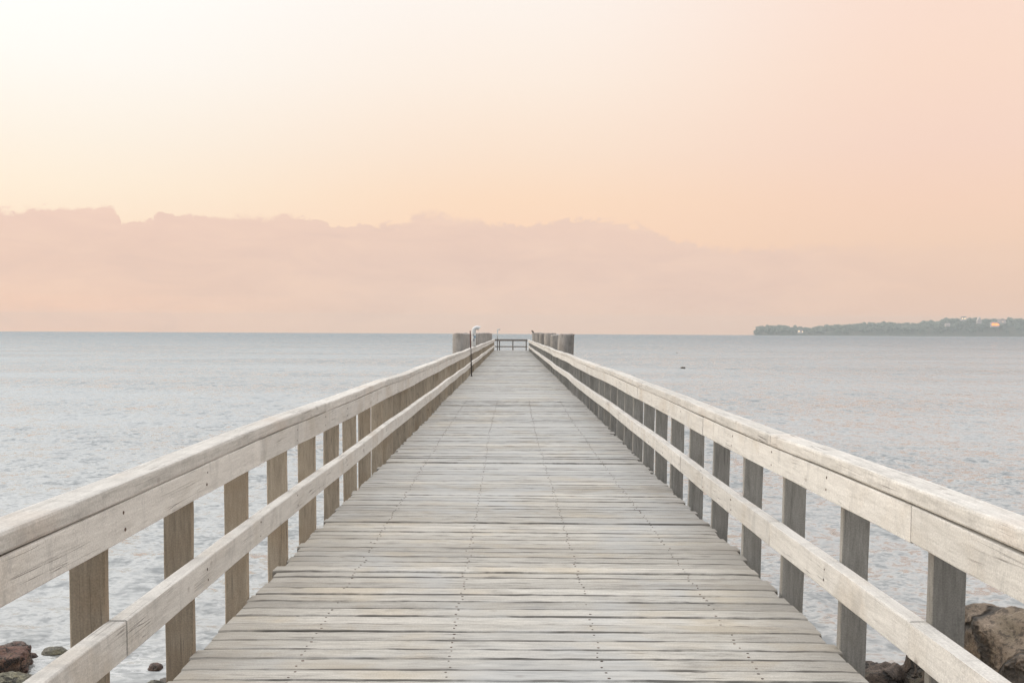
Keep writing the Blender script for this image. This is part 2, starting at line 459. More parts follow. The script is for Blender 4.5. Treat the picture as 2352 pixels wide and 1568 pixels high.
def gooseneck(name, base, r, h, hook, label, mats, stub=None):
    g = tag(empty(name, base), label, 'pipe')
    pts, rad = [(0, 0, 0.0), (0, 0, (h-hook)*0.5), (0, 0, h-hook)], [r*1.02, r, r]
    for i in range(1, 10):
        a = math.pi*0.72*i/9
        pts.append((hook*0.62*(1-math.cos(a)), 0, h-hook + (hook-r)*math.sin(a) if a < math.pi/2 else h-hook+(hook-r)*math.sin(a)))
        rad.append(r*(1-0.02*i))
    bm = bmesh.new(); rings = bm_tube(bm, pts, rad, 18, caps=False)
    bm.faces.new(list(reversed(rings[0])))
    end = Vector(pts[-1]); d = (Vector(pts[-1])-Vector(pts[-2])).normalized()
    from_bm('pipe', bm, mats[0], g, smooth=True)
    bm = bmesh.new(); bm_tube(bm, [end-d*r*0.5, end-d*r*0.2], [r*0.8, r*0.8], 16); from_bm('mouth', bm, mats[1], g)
    bm = bmesh.new(); bm_tube(bm, [end-d*r*0.45, end+d*r*0.05], [r*1.06, r*1.1], 18, caps=False)
    from_bm('rim', bm, mats[0], g, smooth=True)
    return g, r, h
zc = ZD+0.963
g, r, h = gooseneck('gooseneck_pipe', (CX-1.475, 39.6, zc-0.02), 0.086, 0.86, 0.22, 'fat white gooseneck pipe on the left railing with dark mouth and blue sticker', (M['white'], M['black']))
bm = bmesh.new(); bm_tube(bm, [(0, 0, 0.0), (0, 0, 0.022)], [0.15, 0.15], 20); from_bm('flange', bm, M['white'], g)
def sticker(name, a0, a1, z0, z1, mat):
    bm = bmesh.new(); n = 6; rr = r+0.003; A = []; B = []
    for i in range(n+1):
        a = a0+(a1-a0)*i/n
        A.append(bm.verts.new((rr*math.cos(a), rr*math.sin(a), z0))); B.append(bm.verts.new((rr*math.cos(a), rr*math.sin(a), z1)))
    for i in range(n): bm.faces.new((A[i], A[i+1], B[i+1], B[i]))
    from_bm(name, bm, mat, g)
sticker('sticker', R(-84), R(-20), 0.36, 0.46, M['blue'])
sticker('sticker', R(-120), R(-85), 0.44, 0.52, M['grey'])
sticker('sticker', R(-110), R(-60), 0.24, 0.34, M['grey'])

hp = tag(empty('gooseneck_pipe', (CX-1.19, END-0.45, ZD)), 'slim white hooked pipe on a dark stem at the end of the left railing', 'pipe')
bm = bmesh.new(); bm_tube(bm, [(0, 0, 0), (0, 0, 1.02)], [0.035, 0.035], 10); from_bm('stem', bm, M['iron'], hp, smooth=True)
pts = [(0, 0, 1.02), (0.0, 0, 1.55)] + [(0.10*(1-math.cos(a)), 0, 1.75+0.11*math.sin(a)) for a in (0, 0.5, 1.0, 1.5, 2.0, 2.4)]
bm = bmesh.new(); bm_tube(bm, pts, [0.055]*3+[0.05]*5, 12); from_bm('hook', bm, M['white'], hp, smooth=True)
bm = bmesh.new(); bm_tube(bm, [(0.165, 0, 1.86), (0.20, 0, 1.80)], [0.055, 0.075], 12); from_bm('head', bm, M['grey'], hp, smooth=True)

lp = tag(empty('leaning_pole', (1.56, 82.6, ZD)), 'thin pale pole with small dark head above the farthest right pile', 'pole')
bm = bmesh.new(); bm_tube(bm, [(0.42, 0, -0.2), (0.33, 0, 0.9), (0.24, 0, 1.56)], [0.03, 0.028, 0.025], 10); from_bm('shaft', bm, M['white'], lp, smooth=True)
bm = bmesh.new(); bm_tube(bm, [(0.25, 0, 1.52), (0.22, 0, 1.60), (0.15, 0, 1.69), (0.07, 0, 1.75)], [0.05, 0.07, 0.055, 0.02], 12); from_bm('head', bm, M['iron'], lp, smooth=True)

# ------------------------------------------------------------------ rocks
def rock_mat(name, c1, c2, c3, sc=3.0):
    m, nt, b = new_mat(name)
    tc = nt.node('ShaderNodeTexCoord').outputs['Object']
    n1 = nt.noise(tc, sc, 8, 0.65, 0.3); n2 = nt.noise(tc, sc*9, 5, 0.7); n3 = nt.noise(tc, sc*0.6, 4, 0.6)
    c = nt.ramp(n1, [(0.33, c1), (0.62, c2)])
    c = nt.mix(nt.maprange(n3, 0.48, 0.68), c, c3)
    c = nt.mix(nt.math('MULTIPLY', nt.maprange(n2, 0.46, 0.60), 0.75), c, tuple(0.5*x for x in c1[:3])+(1,))
    n4 = nt.noise(tc, sc*5.0, 6, 0.7, 0.8)
    c = nt.mix(nt.math('MULTIPLY', nt.maprange(n4, 0.54, 0.66), 0.6), c, tuple(min(1, 1.5*x+0.03) for x in c2[:3])+(1,))
    # deep cracks with a shape of their own
    dv = nt.vmath('ADD', tc, nt.vmath('MULTIPLY', nt.noise(tc, sc*0.9, 4, 0.6, out='Color'), (0.45, 0.45, 0.45)))
    vo = nt.node('ShaderNodeTexVoronoi', feature='DISTANCE_TO_EDGE'); vo.inputs['Scale'].default_value = sc*0.33
    nt.put(vo.inputs['Vector'], dv)
    ck = nt.maprange(vo.outputs['Distance'], 0.005, 0.05, 1.0, 0.0)
    c = nt.mix(nt.math('MULTIPLY', ck, 0.8), c, (0.02, 0.018, 0.015, 1))
    sp_ = nt.node('ShaderNodeSeparateXYZ'); nt.put(sp_.inputs[0], nt.node('ShaderNodeNewGeometry').outputs['Position'])
    wet = nt.maprange(nt.math('ADD', sp_.outputs[2], nt.math('MULTIPLY', nt.math('SUBTRACT', n1, 0.5), 0.12)), 0.03, 0.10, 1.0, 0.0)
    c = nt.mix(nt.math('MULTIPLY', wet, 0.4), c, (0.02, 0.018, 0.014, 1))
    nt.put(b.inputs['Base Color'], c); nt.put(b.inputs['Roughness'], nt.maprange(wet, 0.0, 1.0, 0.75, 0.45))
    bp = nt.node('ShaderNodeBump'); bp.inputs['Strength'].default_value = 1.0; bp.inputs['Distance'].default_value = 0.05
    nt.put(bp.inputs['Height'], nt.math('SUBTRACT', nt.math('ADD', n1, nt.math('MULTIPLY', n2, 0.3)), ck))
    nt.put(b.inputs['Normal'], bp.outputs[0])
    return m
M['boulder'] = rock_mat('boulder_stone', (0.085, 0.062, 0.044, 1), (0.24, 0.18, 0.125, 1), (0.16, 0.125, 0.08, 1), 2.6)
M['dark_rock'] = rock_mat('dark_stone', (0.05, 0.038, 0.03, 1), (0.13, 0.095, 0.07, 1), (0.09, 0.08, 0.045, 1), 5)
M['red_rock'] = rock_mat('red_stone', (0.06, 0.028, 0.02, 1), (0.19, 0.09, 0.06, 1), (0.13, 0.075, 0.04, 1), 9)
M['olive_rock'] = rock_mat('olive_stone', (0.07, 0.065, 0.04, 1), (0.24, 0.22, 0.15, 1), (0.17, 0.14, 0.05, 1), 7)

def rock(name, loc, size, seed, mat, label, rough=0.22, sub=4, square=0.0, rz=0.0, group=None):
    bm = bmesh.new(); bmesh.ops.create_icosphere(bm, subdivisions=sub, radius=1.0)
    off = Vector((seed*3.17, seed*1.31, seed*7.7))
    for v in bm.verts:
        p = v.co.copy()
        if square:
            q = max(abs(p.x), abs(p.y), abs(p.z)); p = p.lerp(p/q*0.82, square)
        d = 1 + rough*mnoise.fractal(v.co*1.1+off, 1.0, 2.0, 5) + rough*0.35*mnoise.ridged_multi_fractal(v.co*1.6+off, 1.0, 2.1, 4, 1.0, 2.0) - rough*0.35 + rough*0.30*mnoise.fractal(v.co*4.5+off, 0.8, 2.1, 5)
        v.co = Vector((p.x*size[0], p.y*size[1], p.z*size[2]))*d
    o = from_bm(name, bm, mat, None, loc, True); o.rotation_euler.z = rz
    return tag(o, label, 'rock', group)
rock('boulder', (4.12, 7.1, 0.30), (0.98, 0.95, 1.14), 3, M['boulder'], 'big brown cracked boulder beside the right railing at the shore', 0.20, 6, 0.35)
G = 'shore rocks breaking the water'
rock('shore_rock', (3.02, 8.0, 0.12), (0.40, 0.42, 0.44), 11, M['dark_rock'], 'low dark brown rock between the deck edge and the pointed rock', 0.32, 5, 0.2)
rock('shore_rock', (3.36, 7.75, 0.18), (0.34, 0.36, 0.55), 18, M['dark_rock'], 'pointed dark rock leaning against the big boulder behind the lower right rail', 0.35, 5, 0.2)
rock('shore_rock', (-5.10, 9.62, -0.01), (0.35, 0.27, 0.205), 23, M['red_rock'], 'dark red angular rock in the water at the left edge, largest on the left', 0.2, 5, 0.65, 0.2, G)
rock('shore_rock', (-4.72, 9.12, -0.06), (0.27, 0.24, 0.185), 31, M['olive_rock'], 'rounded olive grey rock in front of the dark red rock', 0.12, 5, 0.0, 0.0, G)
rock('shore_rock', (-4.75, 10.15, -0.015), (0.125, 0.10, 0.06), 37, M['olive_rock'], 'low flat mossy rock just behind the leftmost railing post', 0.15, 4, 0.0, 0.3, G)
rock('shore_rock', (-5.24, 10.3, -0.02), (0.15, 0.11, 0.065), 41, M['red_rock'], 'low reddish rock behind the dark red angular rock', 0.2, 4, 0.0, 0.0, G)
rock('shore_rock', (-4.93, 10.02, -0.02), (0.06, 0.05, 0.045), 43, M['red_rock'], 'tiny dark rock between the red rock and the flat mossy rock', 0.2, 4, 0.0, 0.0, G)
rock('shore_rock', (-3.53, 9.65, -0.005), (0.075, 0.07, 0.06), 47, M['red_rock'], 'small round reddish rock beside the second left railing post', 0.12, 4, 0.2, 0.0, G)
rock('shore_rock', (-3.24, 9.30, -0.04), (0.17, 0.12, 0.06), 53, M['dark_rock'], 'flat wet rock awash right beside the edge of the deck on the left', 0.2, 4, 0.0, 0.0, G)
rock('shore_rock', (-3.38, 9.20, -0.02), (0.09, 0.07, 0.05), 59, M['olive_rock'], 'small pale wet stone in the wash just left of the flat wet rock', 0.2, 4, 0.0, 0.0, G)
rock('shore_rock', (-4.40, 9.30, -0.02), (0.07, 0.06, 0.04), 67, M['red_rock'], 'tiny wet stone right of the rounded olive grey rock', 0.2, 4, 0.0, 0.0, G)
rock('sea_rock', (16.52, 96.2, 0.03), (0.24, 0.2, 0.13), 61, M['dark_rock'], 'small dark rock far out on the open water right of the pier', 0.3, 3)
b_ = tag(empty('buoy', (28.75, 173.0, -0.05)), 'tiny dark buoy far out on the water beyond the small dark rock', 'buoy')
bm = bmesh.new(); bmesh.ops.create_uvsphere(bm, u_segments=12, v_segments=8, radius=0.09)
from_bm('float', bm, M['iron'], b_, (0, 0, 0.08), True)
bm = bmesh.new(); bm_tube(bm, [(0, 0, 0.14), (0, 0, 0.24)], [0.015, 0.012], 8); from_bm('stick', bm, M['iron'], b_)

# ------------------------------------------------------------------ shore and sea
def build_shore():
    xs = np.concatenate([np.linspace(-60, -9, 18), np.linspace(-8, 8, 80), np.linspace(9, 60, 18)])
    ys = np.concatenate([np.linspace(-40, -6, 12), np.linspace(-5, 14, 90), np.linspace(16, 120, 16)])
    verts = []
    for y in ys:
        for x in xs:
            z = np.interp(y, [-40, -4, 0, 4, 7.5, 12, 30, 120], [1.5, 1.25, 1.0, 0.45, 0.0, -0.35, -1.0, -2.2])
            if abs(x) > 9: z += 0.0
            z += 0.10*mnoise.fractal(Vector((x*0.9, y*0.9, 2)), 1.0, 2.0, 4) + 0.05*mnoise.noise(Vector((x*5, y*5, 0)))
            verts.append((x, y, z))
    nx, ny = len(xs), len(ys)
    faces = [(j*nx+i, j*nx+i+1, (j+1)*nx+i+1, (j+1)*nx+i) for j in range(ny-1) for i in range(nx-1)]
    me = bpy.data.meshes.new('shore'); me.from_pydata(verts, [], faces)
    m, nt, b = new_mat('pebbles')
    tc = nt.node('ShaderNodeTexCoord').outputs['Object']
    vo = nt.node('ShaderNodeTexVoronoi', feature='F1'); vo.inputs['Scale'].default_value = 9; nt.put(vo.inputs['Vector'], tc)
    c = nt.mix(0.5, nt.ramp(nt.noise(tc, 3, 5), [(0.3, (0.12, 0.10, 0.08, 1)), (0.7, (0.30, 0.27, 0.22, 1))]), nt.mix(0.8, vo.outputs['Color'], (0.2, 0.18, 0.15, 1)))
    nt.put(b.inputs['Base Color'], c); b.inputs['Roughness'].default_value = 0.8
    bp = nt.node('ShaderNodeBump'); bp.inputs['Distance'].default_value = 0.05; nt.put(bp.inputs['Height'], nt.math('SUBTRACT', 1.0, vo.outputs['Distance'])); nt.put(b.inputs['Normal'], bp.outputs[0])
    return tag(link_mesh('shore', me, m, None, (0, 0, 0), True), kind='structure')
build_shore()

SEA_R = 5400.0
def build_sea():
    na = 640
    rs = [0.0]
    r = 5.0
    radii = []
    while r < 60: radii.append(r); r *= 1.0105
    while r < SEA_R: radii.append(r); r *= 1.05
    radii.append(SEA_R)
    radii = np.array(radii)
    ang = np.linspace(0, 2*np.pi, 240, endpoint=False)
    # fine fan over the water ahead, coarse behind
    fan = np.linspace(R(25), R(155), na); back = np.linspace(R(155), R(385), 120)[1:-1]
    ang = np.concatenate([fan, back])
    A, RR = np.meshgrid(ang, radii)
    X = RR*np.cos(A); Y = RR*np.sin(A)
    Z = np.zeros_like(X)
    cell = np.maximum(RR*R(130)/na, np.gradient(radii)[:, None])
    waves = 46
    for i in range(waves):
        lam = 0.20*(5.0/0.20)**(i/(waves-1))*rng.uniform(0.85, 1.15)
        th = R(-96) + rng.normal(0, 0.42)           # travelling towards the beach
        k = 2*np.pi/lam
        slope = 0.042*(0.3 if lam > 1.5 else 1.0)
        a = slope/k
        ph = rng.uniform(0, 6.28)
        # patches where the wind roughens the water
        fade = np.clip((lam/cell-2.5)/2.5, 0, 1)
        arg = k*(X*np.cos(th)+Y*np.sin(th)) + ph + 0.8*np.sin(k*0.21*X+ph*2)
        s = np.sin(arg)
        Z += a*fade*(s + 0.22*np.sin(2*arg+1.2))*np.clip((RR-3)/6, 0.2, 1)
    verts = np.stack([X.ravel(), Y.ravel(), Z.ravel()], 1)
    nA, nR = len(ang), len(radii)
    j, i = np.meshgrid(np.arange(nR-1), np.arange(nA), indexing='ij')
    i2 = (i+1) % nA
    f = np.stack([j*nA+i, (j+1)*nA+i, (j+1)*nA+i2, j*nA+i2], -1).reshape(-1, 4)
    verts = np.vstack([verts, [[0, 0, 0]]])
    c = len(verts)-1
    me = bpy.data.meshes.new('sea')
    tri = [(c, q, (q+1) % nA) for q in range(nA)]
    me.from_pydata(verts.tolist(), [], f.tolist()+tri)
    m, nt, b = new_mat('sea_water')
    tc = nt.node('ShaderNodeTexCoord').outputs['Object']
    # paler over the shallows, with sky sheen painted in; blue grey farther out
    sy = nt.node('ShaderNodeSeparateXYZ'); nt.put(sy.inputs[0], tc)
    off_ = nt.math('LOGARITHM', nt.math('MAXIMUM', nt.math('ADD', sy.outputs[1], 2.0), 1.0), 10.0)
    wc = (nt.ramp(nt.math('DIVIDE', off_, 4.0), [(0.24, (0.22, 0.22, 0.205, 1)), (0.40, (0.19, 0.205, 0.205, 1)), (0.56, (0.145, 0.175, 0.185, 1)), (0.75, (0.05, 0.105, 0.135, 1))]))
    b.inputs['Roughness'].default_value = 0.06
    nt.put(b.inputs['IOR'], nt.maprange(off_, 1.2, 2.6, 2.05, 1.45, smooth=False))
    # thin wash of foam about the shore stones
    fd = nt.vmath('LENGTH', nt.vmath('MULTIPLY', nt.vmath('SUBTRACT', tc, (-4.6, 9.6, 0.0)), (0.75, 1.0, 0.0)))
    fm = nt.math('MULTIPLY', nt.maprange(fd, 0.35, 1.25, 1.0, 0.0), nt.maprange(nt.noise(nt.vmath('MULTIPLY', tc, (4.0, 9.0, 1)), 1.0, 5, 0.65, 1.2), 0.50, 0.60))
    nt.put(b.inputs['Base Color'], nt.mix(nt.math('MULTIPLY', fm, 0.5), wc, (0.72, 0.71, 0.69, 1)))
    nt.put(b.inputs['Roughness'], nt.maprange(fm, 0.0, 1.0, 0.06, 0.6))
    # small waves as slopes of their own, so that they stay right however far off they lie
    n3 = nt.noise(nt.vmath('MULTIPLY', tc, (0.020, 0.06, 1)), 1.0, 4, 0.55)
    patch = nt.maprange(n3, 0.36, 0.64, 0.50, 1.10)
    tot = None
    for sc, k in (((9.0, 13.0, 1), 1.3), ((3.4, 3.8, 1), 1.15), ((2.0, 1.05, 1), 0.85), ((0.7, 0.22, 1), 0.55)):
        n = nt.noise(nt.vmath('MULTIPLY', tc, sc), 1.0, 2, 0.55, 0.6, out='Color')
        v = nt.vmath('MULTIPLY', nt.vmath('SUBTRACT', n, (0.5, 0.5, 0.5)), (k, k*1.25, 0.0))
        tot = v if tot is None else nt.vmath('ADD', tot, v)
    sv = nt.node('ShaderNodeVectorMath', operation='SCALE'); nt.put(sv.inputs[0], tot); nt.put(sv.inputs['Scale'], patch)
    g_ = nt.node('ShaderNodeNewGeometry').outputs['Normal']
    nn = nt.vmath('NORMALIZE', nt.vmath('ADD', nt.vmath('ADD', g_, sv.outputs[0]), (0.0, -0.29, 0.0)))
    nt.put(b.inputs['Normal'], nn)
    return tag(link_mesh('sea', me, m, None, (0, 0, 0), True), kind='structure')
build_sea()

# ------------------------------------------------------------------ the far headland
HD = 4500.0
PX = HD/F                      # metres per pixel out there
prof = [(130,285),(160,245),(200,215),(300,208),(400,210),(470,220),(540,213),(600,220),(700,212),(760,203),(850,205),(920,197),(1000,185),(1060,192),(1130,174),(1190,187),(1255,172),(1310,180),(1400,182),(1500,178),(1590,158),(1650,170),(1700,168),(1760,128),(1830,138),(1900,140),(1980,138),(2050,150),(2110,142),(2200,148),(2250,135),(2352,140)]
hx, hz = [], []
for (a, b) in prof:
    px = (2950+a/2.052)/1.7415; py = (1200+b/2.052)/1.7415
    hor = 767.0+0.005*(px-1240)
    hx.append((px-1173)*PX+CX); hz.append(max(0.5, (hor-py)*PX + 3.3))
for k in range(1, 14):
    hx.append(hx[-1]+160); hz.append(88+10*math.sin(k*1.7))
hx = np.array(hx); hz = np.array(hz)
def ridge(x): return float(np.interp(x, hx, hz, left=0.0))
def build_headland():
    xs = np.linspace(hx[0]+10, hx[-1], 260); ds = [-75, -60, -42, -20, 0, 40, 120, 260, 500]
    fs = [-0.06, 0.04, 0.42, 0.72, 0.86, 0.86, 0.82, 0.6, -0.05]
    verts = []
    for d, f in zip(ds, fs):
        for x in xs:
            t = ridge(x)
            z = max(t-9, 0)*f*1.0 + 9*mnoise.fractal(Vector((x*0.012, d*0.02, 0)), 1.0, 2.0, 4)*max(0, min(1, (t-8)/30)) if f > 0 else -2.0
            dd = d*(0.5 + 0.5*min(1, (x-hx[0]+20)/500)) + 12*mnoise.noise(Vector((x*0.01, 7, 0)))
            verts.append((x + max(dd, 0)*0.3, HD+dd+60, z))
    nx = len(xs)
    faces = [(j*nx+i, j*nx+i+1, (j+1)*nx+i+1, (j+1)*nx+i) for j in range(len(ds)-1) for i in range(nx-1)]
    me = bpy.data.meshes.new('headland'); me.from_pydata(verts, [], faces)
    m, nt, b = new_mat('headland_ground')
    tc = nt.node('ShaderNodeTexCoord').outputs['Object']
    nt.put(b.inputs['Base Color'], nt.ramp(nt.noise(tc, 0.03, 5), [(0.35, (0.05, 0.06, 0.035, 1)), (0.62, (0.14, 0.12, 0.08, 1))]))
    b.inputs['Roughness'].default_value = 0.9
    tag(link_mesh('headland', me, m, None, (0, 0, 0), True), kind='structure')
build_headland()
def build_wood():
    verts, faces = [], []
    bm = bmesh.new(); bmesh.ops.create_icosphere(bm, subdivisions=2, radius=1.0)
    bv = [v.co.copy() for v in bm.verts]; bf = [tuple(v.index for v in f.verts) for f in bm.faces]; bm.free()
    n = 0
    skip = [((3700+1650/5.94)/1.7415, 1), ((3700+1265/5.94)/1.7415, 1)]
    while n < 2600:
        x = random.uniform(hx[0]+14, hx[-1])
        t = ridge(x)
        if t < 10: continue
        d = random.choice((-40, -30, -20, -8, 0, 12)) + random.uniform(-8, 8)
        f = float(np.interp(d, [-48, -42, -20, 0, 40], [0.22, 0.42, 0.72, 0.86, 0.86]))
        rr = random.choice((4, 5, 6, 7, 8, 10))*random.uniform(0.85, 1.15)*(0.75 if t < 40 else 1.1)
        z = max(t-9, 0)*f + rr*0.4
        if z + rr > t+3.5: z = t+random.uniform(-2, 3.5)-rr
        if z < 0.5: continue
        dd = d*(0.5 + 0.5*min(1, (x-hx[0]+20)/500)) + 12*mnoise.noise(Vector((x*0.01, 7, 0)))
        base = len(verts); off = Vector((random.random()*99,)*3)
        sx, sz = random.uniform(0.8, 1.3), random.uniform(0.7, 1.15)
        for v in bv:
            s = 1 + 0.45*mnoise.noise(v*1.9+off)
            verts.append((x+v.x*rr*s*sx, HD+60+dd+v.y*rr*s, z+v.z*rr*s*sz))
        faces += [tuple(base+q for q in f_) for f_ in bf]
        n += 1
    me = bpy.data.meshes.new('wood'); me.from_pydata(verts, [], faces)
    m, nt, b = new_mat('far_foliage')
    tc = nt.node('ShaderNodeTexCoord').outputs['Object']
    nt.put(b.inputs['Base Color'], nt.ramp(nt.noise(tc, 0.09, 5, 0.6), [(0.33, (0.085, 0.10, 0.065, 1)), (0.5, (0.105, 0.117, 0.075, 1)), (0.66, (0.14, 0.138, 0.09, 1))]))
    b.inputs['Roughness'].default_value = 0.9
    tag(link_mesh('wood', me, m, None, (0, 0, 0), False), 'dense dark green wood covering the far headland', 'wood', kind='stuff')
build_wood()

def emis(name, c, s):
    m, nt, b = new_mat(name)
    b.inputs['Base Color'].default_value = (0.3, 0.2, 0.1, 1)
    b.inputs['Emission Color'].default_value = c; b.inputs['Emission Strength'].default_value = s
    m.cycles.emission_sampling = 'NONE'
    return m
M['lit'] = emis('lit_window', (1.0, 0.25, 0.0, 1), 3.2)
M['lit_dim'] = emis('dim_lit_window', (1.0, 0.68, 0.36, 1), 2.6)
M['house_wall'] = plain('pale_render', (0.62, 0.50, 0.44, 1), 0.8, 0, 0.3, (0.5, 0.42, 0.38, 1), 0.3)
M['house_roof'] = plain('slate_roof', (0.16, 0.13, 0.14, 1), 0.8, 0, 0.4, (0.22, 0.16, 0.15, 1), 0.5)
M['red_roof'] = plain('rosy_roof', (0.34, 0.20, 0.19, 1), 0.8, 0, 0.4, (0.28, 0.18, 0.17, 1), 0.5)
def at_px(px, py, dy):
    """where a far house stands on the headland, from its bearing and height"""
    y = HD + 60 + dy
    return ((px-1173)*y/F+CX, y, (767.0+0.005*(px-1240)-py)*y/F + 3.3)
def house(px, py, w, d, h, rh, windows, label, roof, ridge_x=True, lit='lit', gable=False):
    x, y, z = at_px(px, py, -66)
    hs = tag(empty('house', (x, y, z)), label, 'house', 'houses on the far headland')
    bm = bmesh.new(); bm_box(bm, -w/2, w/2, 0, d, -6, h); from_bm('wall', bm, M['house_wall'], hs)
    bm = bmesh.new()
    e = 0.5
    if ridge_x:
        P = [(-w/2-e, -e, h), (w/2+e, -e, h), (w/2+e, d+e, h), (-w/2-e, d+e, h), (-w/2+1, d/2, h+rh), (w/2-1, d/2, h+rh)]
        Fc = [(0,1,5,4), (2,3,4,5), (1,2,5), (3,0,4), (3,2,1,0)]
    else:
        P = [(-w/2-e, -e, h), (w/2+e, -e, h), (w/2+e, d+e, h), (-w/2-e, d+e, h), (0, -e, h+rh), (0, d+e, h+rh)]
        Fc = [(0,1,4), (1,2,5,4), (2,3,5), (3,0,4,5), (3,2,1,0)]
    vs = [bm.verts.new((a, b, c+0.02)) for a, b, c in P]
    for f in Fc: bm.faces.new([vs[i] for i in f])
    from_bm('roof', bm, M['house_wall'] if gable else M[roof], hs)
    for (wx, wz, ww, wh, lk) in windows:
        bm = bmesh.new(); bm_box(bm, wx-ww/2, wx+ww/2, -0.12, 0.1, wz-wh/2, wz+wh/2)
        from_bm('window', bm, M[lk], hs)
    return hs
house((3700+1640/5.94)/1.7415, (1220+505/5.94)/1.7415, 36, 12, 13, 5,
      [(-9.5, 6, 12, 11, 'lit'), (5.5, 6, 13, 11, 'lit'), (15.5, 4.5, 5, 6, 'lit')], 'far house with two brightly lit orange windows on the headland', 'red_roof')
house((3700+1800/5.94)/1.7415, (1220+425/5.94)/1.7415, 34, 10, 7, 5, [(3, 3, 4, 2.5, 'lit_dim')], 'long pale house above the house with bright orange windows', 'red_roof')
house((3700+1265/5.94)/1.7415, (1220+425/5.94)/1.7415, 19, 11, 9, 15, [(-3, 4, 2.4, 3, 'house_roof'), (3, 4, 2.4, 3, 'house_roof')], 'tall pale pointed gable house on the crest of the headland', 'house_wall', False, gable=True)
house((3700+895/5.94)/1.7415, (1220+355/5.94)/1.7415, 22, 10, 8, 5, [(-7, 4, 5, 5, 'lit_dim'), (5, 4, 9, 4, 'lit_dim')], 'dark house with two dim yellow windows under the highest trees', 'house_roof')
house((3700+515/5.94)/1.7415, (1220+490/5.94)/1.7415, 20, 9, 4, 4, [(-4, 2, 2, 2, 'house_roof'), (4, 2, 2, 2, 'house_roof')], 'low whitish house among trees left of the highest trees', 'house_wall')
house((2950+512/2.052)/1.7415, (1200+268/2.052)/1.7415, 22, 9, 7, 4, [(-7, 4.5, 6, 5, 'lit_dim'), (9, 2.5, 4, 4, 'lit_dim')], 'small house with two pale lights near the low tip of the headland', 'house_roof')

# ------------------------------------------------------------------ air
bm = bmesh.new(); bm_box(bm, -6200, 6200, -5600, 6200, -6.0, 112.0)
hz_ = from_bm('haze', bm, [], None)
m = bpy.data.materials.new('evening_haze'); m.use_nodes = True
nt = NT(m.node_tree); nt.n.remove(nt.n['Principled BSDF'])
pv = nt.node('ShaderNodeVolumePrincipled')
pv.inputs['Color'].default_value = (0.60, 0.655, 0.67, 1); pv.inputs['Density'].default_value = 0.000175
pv.inputs['Anisotropy'].default_value = 0.0
nt.l.new(pv.outputs[0], nt.n['Material Output'].inputs['Volume'])
hz_.data.materials.append(m)
tag(hz_, kind='stuff')

# ------------------------------------------------------------------ sky
w = bpy.data.worlds.new('World'); scene.world = w; w.use_nodes = True
w.cycles.sampling_method = 'MANUAL'; w.cycles.sample_map_resolution = 1024
nt = NT(w.node_tree); nt.n.clear()
out = nt.node('ShaderNodeOutputWorld')
dirv = nt.node('ShaderNodeTexCoord').outputs['Generated']
sep = nt.node('ShaderNodeSeparateXYZ'); nt.put(sep.inputs[0], dirv)
dx, dy, dz = sep.outputs
az = nt.math('ARCTAN2', dx, dy)
el = nt.math('ARCSINE', nt.math('MINIMUM', nt.math('MAXIMUM', dz, -1.0), 1.0))
ep_ = nt.math('DIVIDE', el, R(90), clamp=True)
def er_(stops): return nt.ramp(ep_, [(e/90.0, srgb(*c)) for e, c in stops])
skyL = er_([(0, (243,208,185)), (5, (252,228,204)), (7.5, (254,238,217)), (10.5, (254,244,230)), (14, (254,250,243)), (18.5, (255,254,251)), (35, (250,250,250)), (90, (221,225,230))])
skyC = er_([(0, (234,206,189)), (5, (250,215,188)), (7.5, (253,221,193)), (10, (253,228,206)), (14, (253,237,222)), (18.5, (253,243,234)), (35, (247,243,239)), (90, (221,225,230))])
skyR = er_([(0, (228,198,181)), (4, (238,205,183)), (7, (245,209,187)), (10, (247,213,195)), (14, (249,217,197)), (18.5, (249,219,202)), (35, (240,236,233)), (90, (221,225,230))])
skyB = er_([(0, (186,188,192)), (15, (198,200,204)), (45, (212,214,220)), (90, (228,233,240))])
c = nt.mix(nt.maprange(az, R(-26), R(1)), skyL, skyC)
c = nt.mix(nt.maprange(az, R(-1), R(25)), c, skyR)
# the cloud bank low over the sea
cp = [(0,484),(60,482),(110,477),(150,480),(265,477),(272,486),(284,512),(330,508),(372,494),(400,490),(470,493),(530,499),(620,497),(660,494),(700,503),(736,503),(762,521),(820,525),(870,518),(930,514),(962,497),(1010,488),(1060,500),(1100,503),(1150,511),(1200,519),(1290,508),(1380,502),(1440,516),(1500,530),(1550,556),(1700,568)]
stops = []
for (px, py) in cp:
    a = math.atan((px-1173)/F); e = math.atan((765.3+0.005*(px-1173)-py)*math.cos(a)/F)
    stops.append(((a+0.6)/1.2, e/0.2))
azn = nt.math('DIVIDE', nt.math('ADD', az, 0.6), 1.2, clamp=True)
top = nt.math('MULTIPLY', nt.ramp(azn, stops), 0.2)
wv = nt.node('ShaderNodeCombineXYZ'); nt.put(wv.inputs[0], az); nt.put(wv.inputs[1], nt.math('MULTIPLY', el, 1.3)); nt.put(wv.inputs[2], 0.37)
nz = nt.noise(wv.outputs[0], 26.0, 8, 0.62, 0.25)
nz2 = nt.noise(wv.outputs[0], 7.0, 4, 0.5)
nzb = nt.noise(wv.outputs[0], 75.0, 5, 0.65, 0.6)
bil = nt.math('ABSOLUTE', nt.math('SUBTRACT', nt.noise(wv.outputs[0], 48.0, 2, 0.5), 0.5))
topn = nt.math('ADD', top, nt.math('MULTIPLY', nt.math('SUBTRACT', nz, 0.5), 0.016))
topn = nt.math('ADD', topn, nt.math('MULTIPLY', nt.math('SUBTRACT', nzb, 0.5), 0.016))
topn = nt.math('SUBTRACT', topn, nt.math('MULTIPLY', nt.math('SUBTRACT', 0.10, bil), 0.022))
